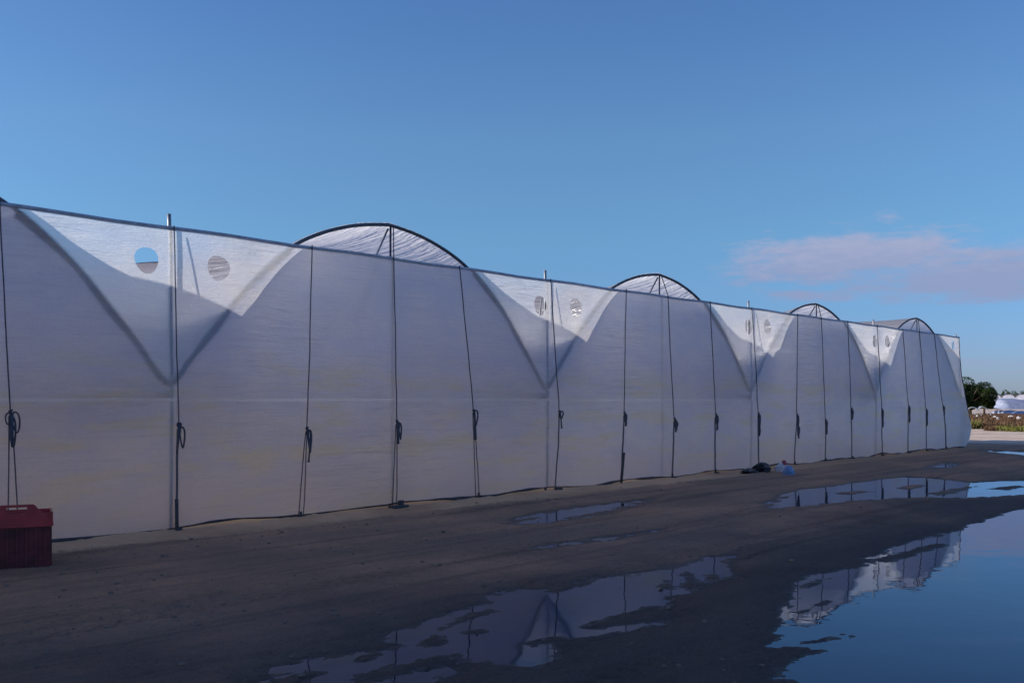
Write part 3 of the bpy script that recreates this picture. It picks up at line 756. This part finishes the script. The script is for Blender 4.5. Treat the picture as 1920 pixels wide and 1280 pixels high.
# local x runs right along the visible side, y away from us
Wc, Dc, Hc, TH = 0.60, 0.42, 0.415, 0.018
def crate_wall(mb, x0, y0, x1, y1, prof_, z0):
    """one upright wall with thickness; prof_ gives the top height over the fraction along it"""
    n_ = 40; dx, dy = x1 - x0, y1 - y0; ln = math.hypot(dx, dy); nx_, ny_ = -dy / ln * TH, dx / ln * TH
    b0 = len(mb.v)
    for i in range(n_ + 1):
        f_ = i / n_; x, y = x0 + dx * f_, y0 + dy * f_; zt = prof_(f_)
        mb.v += [(x, y, z0), (x, y, zt), (x + nx_, y + ny_, zt), (x + nx_, y + ny_, z0)]
    for i in range(n_):
        a = b0 + 4 * i; c_ = a + 4
        mb.f += [(a, c_, c_ + 1, a + 1), (a + 1, c_ + 1, c_ + 2, a + 2), (a + 2, c_ + 2, c_ + 3, a + 3), (a + 3, c_ + 3, c_, a)]
    mb.f += [(b0, b0 + 1, b0 + 2, b0 + 3), (b0 + 4 * n_, b0 + 4 * n_ + 3, b0 + 4 * n_ + 2, b0 + 4 * n_ + 1)]
def hump(f_):
    d_ = abs(f_ - 0.5)
    s_ = min(1, max(0, (d_ - 0.22) / 0.16)); s_ = s_ * s_ * (3 - 2 * s_)
    return 0.615 - 0.085 * s_ + (0.012 if d_ > 0.475 else 0)
flat = lambda f_: 0.53
mb = MB(); tp = 0.018
mb.box((0, Dc / 2, 0.02), (Wc - .06, Dc - .06, 0.04))
for xa, ya, xb, yb in ((-Wc/2+tp, 0, Wc/2-tp, 0), (Wc/2-tp, tp, Wc/2-tp, Dc-tp), (Wc/2-tp, Dc, -Wc/2+tp, Dc), (-Wc/2+tp, Dc-tp, -Wc/2+tp, tp)):
    crate_wall(mb, xa, ya, xb, yb, lambda f_: Hc, 0.0)
mb.build('body', M_RED2, bin_, False)
mb = MB()
for k in range(7):                                   # stiffening ribs on the near side and the right side
    mb.box((-Wc/2 + 0.06 + k * (Wc - .12) / 6, -0.008, 0.20), (0.016, 0.018, 0.38))
for k in range(9): mb.box((Wc/2 - tp + 0.006, 0.06 + k * (Dc - .12) / 8, 0.20), (0.018, 0.016, 0.38))
mb.box((0, -0.009, 0.10), (Wc - .05, 0.014, 0.014)); mb.build('rib', M_RED2, bin_, False)
mb = MB(); e_ = 0.012
HW = 0.085                                              # half width of the hand slots in the raised part
def piece(xa, xb, lo_, hi_f):
    crate_wall(mb, xa, -e_, xb, -e_, lambda f_: hi_f((xa + (xb - xa) * f_ + Wc/2) / Wc), lo_)
piece(-Wc/2, -HW, Hc - .01, hump); piece(HW, Wc/2, Hc - .01, hump)
piece(-HW, HW, Hc - .01, lambda q: .535); piece(-HW, HW, .545, lambda q: .553); piece(-HW, HW, .563, lambda q: .571); piece(-HW, HW, .590, lambda q: .615)
crate_wall(mb, Wc/2, 0, Wc/2, Dc, flat, Hc - .01)
crate_wall(mb, -Wc/2, Dc, -Wc/2, 0, flat, Hc - .01)
mb.box((0, -0.015, Hc - .004), (Wc + .004, 0.016, 0.012)); mb.box((Wc/2 + .003, Dc / 2, Hc - .004), (0.016, Dc, 0.012))
for sx in (-1, 1): mb.box((sx * (Wc/2 - .004), -0.012, .478), (0.02, 0.03, .125))
mb.build('rim', M_RED, bin_, False)
mb = MB()
crate_wall(mb, Wc/2, Dc + e_, -Wc/2, Dc + e_, flat, Hc - .01)
mb.build('far_rim', M_RED, bin_, False)


# ------------------------------------------------------------------ litter at the foot of the curtain
M_BLACK = pbr('black plastic sheet', (0.012, 0.013, 0.017), 0.35, 0, 0.3, 10)
M_WHITE = pbr('white plastic bag', (0.62, 0.58, 0.60), 0.5, 0, 0.2, 20)
M_BLUE = pbr('pale blue plastic', (0.17, 0.27, 0.46), 0.4, 0, 0.2, 20)
M_PINK = pbr('faded red plastic', (0.30, 0.04, 0.06), 0.5, 0, 0.2, 20)
def crumple(name, x, y, sx, sy, sz, seed, mat, label, cat, rz=0.0, sharp=0.5):
    bm = bmesh.new(); bmesh.ops.create_icosphere(bm, subdivisions=4, radius=1.0)
    co = np.array([v.co[:] for v in bm.verts])
    r_ = 1 + sharp * (fbm(co[:, 0] * 2.1 + 5, co[:, 1] * 2.1 + co[:, 2] * 3, seed, 4) * 1.4 - np.abs(fbm(co[:, 0] * 4, co[:, 2] * 4 + co[:, 1] * 3, seed + 9, 3)) * 1.2)
    for v, q in zip(bm.verts, r_): v.co = (v.co.x * q * sx, v.co.y * q * sy, max(-0.12, v.co.z) * q * sz)
    me = bpy.data.meshes.new(name); bm.to_mesh(me); bm.free(); me.materials.append(mat)
    o = link(bpy.data.objects.new(name, me)); o.location = (x, y, ground_z(x, y) + 0.02); o.rotation_euler = (0, 0, rz)
    return tag(o, label, cat)
x, y = grd(1436, 889); x2, y2 = grd(1410, 891)
crumple('plastic_sheet', x, y + .1, .24, .17, .19, 3, M_BLACK, 'crumpled heap of black plastic sheet lying against the curtain foot', 'plastic sheet')
crumple('plastic_sheet', x2, y2 + .05, .36, .14, .08, 7, M_BLACK, 'low flat scrap of black plastic trailing left of the black heap', 'plastic sheet', .1)
x, y = grd(1466, 889); crumple('plastic_bag', x, y, .12, .14, .15, 12, M_WHITE, 'small crumpled white plastic bag beside the black plastic heap', 'bag', .7, .9)
x, y = grd(1479, 893); crumple('jerry_can', x, y, .16, .12, .17, 15, M_BLUE, 'crushed pale blue plastic container right of the white bag', 'container', .2, .3)
x, y = grd(1470, 880); crumple('plastic_pot', x, y, .07, .07, .16, 18, M_PINK, 'small faded red plastic pot behind the white bag', 'pot', 0, .2)

# scattered stones, each a thing
M_STONE = pbr('grey stone', (0.20, 0.15, 0.12), 0.9, 0, 0.4, 30)
stone_src = []
for s_ in range(4):
    bm = bmesh.new(); bmesh.ops.create_icosphere(bm, subdivisions=2, radius=1.0)
    for v in bm.verts:
        q = 1 + 0.35 * (random.random() - .5); v.co = (v.co.x * q, v.co.y * q * .8, v.co.z * q * .55)
    me = bpy.data.meshes.new('stone'); bm.to_mesh(me); bm.free(); me.materials.append(M_STONE); stone_src.append(me)
rs = random.Random(5); cnt = 0
while cnt < 285:
    if cnt < 75:
        px, py = rs.uniform(120, 1150), 0; u_ = wall(px, 900)[0]; v_ = -1.15 + rs.gauss(0, .35); x, y = u_, v_; s_ = rs.uniform(.006, .010) + .02 * rs.random() ** 4
    else:
        px = rs.uniform(0, 1900); py = rs.uniform(900, 1278); x, y = grd(px, py); s_ = rs.uniform(.006, .012) + .02 * rs.random() ** 3
        if y > -1.2 or ground_z(x, y) < 0.0: continue
    o = bpy.data.objects.new('stone', stone_src[cnt % 4]); o.location = (x, y, ground_z(x, y) + s_ * .2); o.scale = (s_, s_, s_); o.rotation_euler = (0, 0, rs.uniform(0, 6))
    link(o); tag(o, 'small loose grey stone lying on the muddy yard in front of the greenhouse', 'stone', 'loose stones scattered on the yard'); cnt += 1

# ------------------------------------------------------------------ background, right
def leafmat(name, c1, c2):
    m, h, out = newmat(name)
    oi = h.n('ShaderNodeNewGeometry')
    n_ = h.n('ShaderNodeTexNoise', Vector=oi.outputs['Position'], Scale=0.9, Detail=4.0)
    c = h.mix(h.ss(n_.outputs[0], 0.35, 0.65), (*c1, 1), (*c2, 1))
    d = h.n('ShaderNodeBsdfDiffuse', Color=c); t_ = h.n('ShaderNodeBsdfTranslucent', Color=c)
    a = h.n('ShaderNodeMixShader', _0=0.3, _1=d.outputs[0], _2=t_.outputs[0]); h.set(out.inputs[0], a.outputs[0]); return m
M_LEAF = leafmat('tree leaves', (0.022, 0.036, 0.018), (0.055, 0.080, 0.028))
M_LEAF2 = leafmat('far leaves', (0.035, 0.055, 0.030), (0.07, 0.09, 0.045))
M_SCRUB = leafmat('dry scrub', (0.12, 0.065, 0.045), (0.20, 0.13, 0.075))
M_WEED = leafmat('weeds', (0.16, 0.17, 0.04), (0.26, 0.24, 0.09))
M_BARK = pbr('bark', (0.08, 0.06, 0.045), 0.9, 0, 0.3, 12)
def leaves(mb, c, rad_, n_, size, r_, shell=0.45, flat_=1.0):
    for _ in range(n_):
        while True:
            p_ = Vector((r_.uniform(-1, 1), r_.uniform(-1, 1), r_.uniform(-1, 1)))
            if 0.02 < p_.length < 1: break
        ln = p_.length; p_ = p_ / ln * (shell + (1 - shell) * ln)
        q = Vector((c[0] + p_.x * rad_[0], c[1] + p_.y * rad_[1], c[2] + p_.z * rad_[2]))
        a = Vector((r_.gauss(0, 1), r_.gauss(0, 1), r_.gauss(0, 1) * flat_)).normalized(); b2 = a.orthogonal().normalized()
        s_ = size * r_.uniform(.6, 1.4); k = len(mb.v)
        mb.v += [tuple(q - a * s_), tuple(q + b2 * s_ * .5), tuple(q + a * s_), tuple(q - b2 * s_ * .5)]; mb.f.append((k, k + 1, k + 2, k + 3))
def tree(px, Z, H, Wd, label, seed, mat=M_LEAF, n_=20000, name='tree', group=None, bottom=0.02, leaf=0.085):
    r_ = random.Random(seed); x, y = at(px, Z); t = thing(name, label, 'tree', (x, y, 0), group)
    mb = MB(); mb.tube([(0, 0, -.1), (.05, 0, H * .2), (-.05, .05, H * .45), (0, 0, H * .8)], [.06 * H, .045 * H, .03 * H, .01 * H], 8)
    for k in range(7):
        an = r_.uniform(0, 6.28); z0 = H * r_.uniform(.2, .5)
        mb.tube([(0, 0, z0), (math.cos(an) * Wd * .25, math.sin(an) * Wd * .25, z0 + H * .15), (math.cos(an) * Wd * .42, math.sin(an) * Wd * .42, z0 + H * .28)], [.022 * H, .014 * H, .006 * H], 6)
    mb.build('trunk', M_BARK, t)
    mb = MB(); nb = 30
    for k in range(nb):
        an = r_.uniform(0, 6.28); rr = Wd * .5 * math.sqrt(r_.random()) * .78
        zc = H * (bottom + (1 - bottom) * (.30 + .52 * (1 - (rr / (Wd * .5)) ** 2) * r_.random() ** .6))
        rad_ = Wd * r_.uniform(.13, .21)
        leaves(mb, (math.cos(an) * rr, math.sin(an) * rr, zc), (rad_, rad_, rad_ * .8), n_ // nb, leaf, r_, .5)
    mb.build('crown', mat, t, False); return t
tree(1818, 108, 4.3, 5.2, 'broad dark green tree just behind the far end of the greenhouse', 2)
tree(1845, 112, 2.7, 2.3, 'lower dark green tree on the right of the broad tree', 3)
tree(1790, 104, 3.2, 4.0, 'dark green tree mostly hidden behind the billowing curtain end', 9)
# far tree line
r_ = random.Random(4); mb = MB()
for i in range(120):
    px = 1600 + 4.6 * i; Z = 460 + r_.uniform(-15, 15); x, y = at(px, Z)
    hgt = r_.uniform(4.0, 6.2) + (2.0 if r_.random() < .22 else 0); narrow = r_.random() < .35
    leaves(mb, (x, y, hgt * .55), ((.7 if narrow else 2.0), (.7 if narrow else 2.0), hgt * .48), 260, .33, r_, .3)
o = mb.build('treeline', M_LEAF2, None, False); o['kind'] = 'stuff'; o['label'] = 'dark line of far-off trees on the horizon behind the white greenhouses'; o['category'] = 'tree line'

# distant greenhouses: pale rounded roofs in a row
M_LOWD = pbr('dark mulch film', (0.10, 0.10, 0.14), 0.5, 0, 0.3, 1.2)
M_FARROOF = pbr('distant white film', (0.38, 0.41, 0.52), 0.6, 0, 0.10, 1.5)
M_FARFRONT = pbr('distant greenhouse side', (0.46, 0.47, 0.56), 0.7, 0, 0.2, 0.8)
fx, fy = at(1852, 380)
fg = thing('distant_greenhouse', 'distant white greenhouse with a row of low rounded roofs beyond the brown field', 'greenhouse', (fx, fy, 0))
rdx, rdy = ray(1900)
fg.rotation_euler = (0, 0, math.atan2(rdy, rdx) - math.pi / 2)
n_b = 14; bw = 4.5; sgm = 14
def hump_pts(k):
    return [(k * bw + bw / 2 - math.cos(math.pi * q / sgm) * bw / 2, 2.55 + 1.25 * math.sin(math.pi * q / sgm)) for q in range(sgm + 1)]
for k in range(n_b):
    mb = MB(); hp = hump_pts(k)
    for yv in (0, 15, 30): mb.v += [(x_, yv, z_) for x_, z_ in hp]
    for j in range(2):
        for q in range(sgm): a = j * (sgm + 1) + q; mb.f.append((a, a + 1, a + sgm + 2, a + sgm + 1))
    mb.build('roof', M_FARROOF, fg)
    mb = MB(); mb.tube([(x_, -.1, z_ + .02) for x_, z_ in hp], .09, 5); mb.build('roof_edge', M_LOWD, fg)
mb = MB()
for k in range(n_b):
    b0 = len(mb.v)
    for x_, z_ in hump_pts(k): mb.v += [(x_, .05, 0), (x_, .05, z_ - .02)]
    for q in range(sgm): a = b0 + 2 * q; mb.f.append((a, a + 2, a + 3, a + 1))
mb.build('front_film', M_FARFRONT, fg)
mb = MB(); mb.v = [(0, 0, 0), (0, 30, 0), (0, 30, 2.55), (0, 0, 2.55)]; mb.f = [(0, 1, 2, 3)]; mb.build('side_film', M_FARFRONT, fg)
# low tunnels draped with white and grey film in front of it
M_LOWT = pbr('low tunnel film', (0.36, 0.40, 0.52), 0.5, 0, 0.2, 1.2)
def low_tunnel(px0, px1, Z, hgt, mat, label, dep=1.1, group=None, seed=1):
    x0, y0 = at(px0, Z); x1, y1 = at(px1, Z); V_ = []; F_ = []; n_ = 40; sgm = 8; r2 = random.Random(seed)
    ln = math.hypot(x1 - x0, y1 - y0); nx_, ny_ = -(y1 - y0) / ln, (x1 - x0) / ln
    for i in range(n_ + 1):
        f_ = i / n_; hg = hgt * (.75 + .35 * vnoise(np.array([f_ * 6.0]), np.array([0.0]), seed)[0]) * min(1, 8 * f_ + .15, 8 * (1 - f_) + .15)
        for s_ in range(sgm + 1):
            an = math.pi * s_ / sgm; w_ = -math.cos(an) * dep
            V_.append((x0 + (x1 - x0) * f_ + nx_ * w_, y0 + (y1 - y0) * f_ + ny_ * w_, hg * math.sin(an)))
    for i in range(n_):
        for s_ in range(sgm): a = i * (sgm + 1) + s_; F_.append((a, a + 1, a + sgm + 2, a + sgm + 1))
    mx, my = V_[0][:2]
    o = mesh_obj('low_tunnel', [(a - mx, b2 - my, c) for a, b2, c in V_], F_, mat, None, True); o.location = (mx, my, 0)
    return tag(o, label, 'crop tunnel', group)
low_tunnel(1851, 1990, 185, 2.1, M_LOWT, 'broad sheet of pale film rising just in front of the distant rounded roofs', 5, seed=3)
low_tunnel(1868, 1908, 112, .5, M_LOWT, 'long low tunnel under bright white film below the distant roofs', 1.6, seed=2)
low_tunnel(1846, 1899, 100, .3, M_LOWD, 'low dark film mound in front of the bright white low tunnel', 1.2, seed=5)
low_tunnel(1900, 1990, 105, .5, M_LOWT, 'pale low tunnel at the right edge of the photograph', 1.6, seed=8)
# bare white hoops under the tree
M_WPIPE = pbr('white pipe', (0.75, 0.75, 0.72), 0.4, 0, 0.1, 8)
for px, w_, hg, lab in ((1824, 1.5, .95, 'bare white tunnel hoop under the broad tree, nearer the curtain'), (1842, 1.5, .95, 'bare white tunnel hoop under the lower tree, right of the other hoop')):
    x, y = at(px, 86); mb = MB()
    mb.tube([(-VY * math.cos(math.pi * s_ / 16) * w_ / 2 * 1.0, VX * math.cos(math.pi * s_ / 16) * w_ / 2, hg * math.sin(math.pi * s_ / 16) - .05) for s_ in range(17)], .035, 6)
    o = mb.build('tunnel_hoop', M_WPIPE); o.location = (x, y, 0.1); tag(o, lab, 'hoop', 'bare white hoops under the trees')
x, y = at(1832, 84); o = crumple('barrel', x, y, .16, .16, .36, 31, M_WPIPE, 'small white drum standing between the bare white hoops', 'drum', 0, .08)
# dry brown crop rows and weeds by the sandy track
def patch_stuff(name, px0, px1, Z0, Z1, hgt, n_, size, mat, label, seed, up=2.0):
    r2 = random.Random(seed); mb = MB()
    for _ in range(n_):
        Z = r2.uniform(Z0, Z1); px = r2.uniform(px0, px1); x, y = at(px, Z)
        if vnoise(np.array([x * .8]), np.array([y * .8]), seed)[0] < .35: continue
        hg = hgt * r2.uniform(.3, 1.0); z0 = r2.uniform(0, hg * .7)
        a = Vector((r2.gauss(0, .5), r2.gauss(0, .5), r2.uniform(.4, 1) * up)).normalized() * size * r2.uniform(.5, 1.5)
        b2 = a.cross(Vector((r2.gauss(0, 1), r2.gauss(0, 1), .1))).normalized() * size * .22
        k = len(mb.v); q = Vector((x, y, z0)); mb.v += [tuple(q - b2), tuple(q + b2), tuple(q + a + b2 * .4), tuple(q + a - b2 * .4)]; mb.f.append((k, k + 1, k + 2, k + 3))
    o = mb.build(name, mat, None, False); o['kind'] = 'stuff'; o['label'] = label; o['category'] = 'plants'; return o
patch_stuff('dry_crops', 1800, 2000, 56, 96, .40, 22000, .17, M_SCRUB, 'brown dried crop rows between the sandy track and the white tunnels', 5)
patch_stuff('weeds', 1865, 1960, 49.5, 54, .28, 2600, .13, M_WEED, 'yellow-green weeds along the edge of the sandy track', 6)
patch_stuff('weeds', 1812, 1842, 56, 60, .55, 900, .16, M_WEED, 'low green clump at the corner of the brown field', 7)
patch_stuff('dry_crops', 1845, 1870, 52, 58, .25, 700, .13, M_SCRUB, 'sparse brown stubble left of the yellow-green weeds', 8)
r2 = random.Random(77)
for i in range(4):
    px = r2.choice([1832, 1850, 1858, 1866, 1872, 1880, 1886, 1893, 1912]) + r2.uniform(-2, 2); Z = r2.uniform(66, 80); x, y = at(px, Z)
    o = crumple('plastic_scrap', x, y, .20, .10, .08 + .10 * r2.random(), 40 + i, M_WHITE, 'torn scrap of white film caught among the brown crop rows', 'plastic scrap', r2.uniform(0, 3), .6)
    o['group'] = 'white film scraps in the brown field'; o.location.z = .30
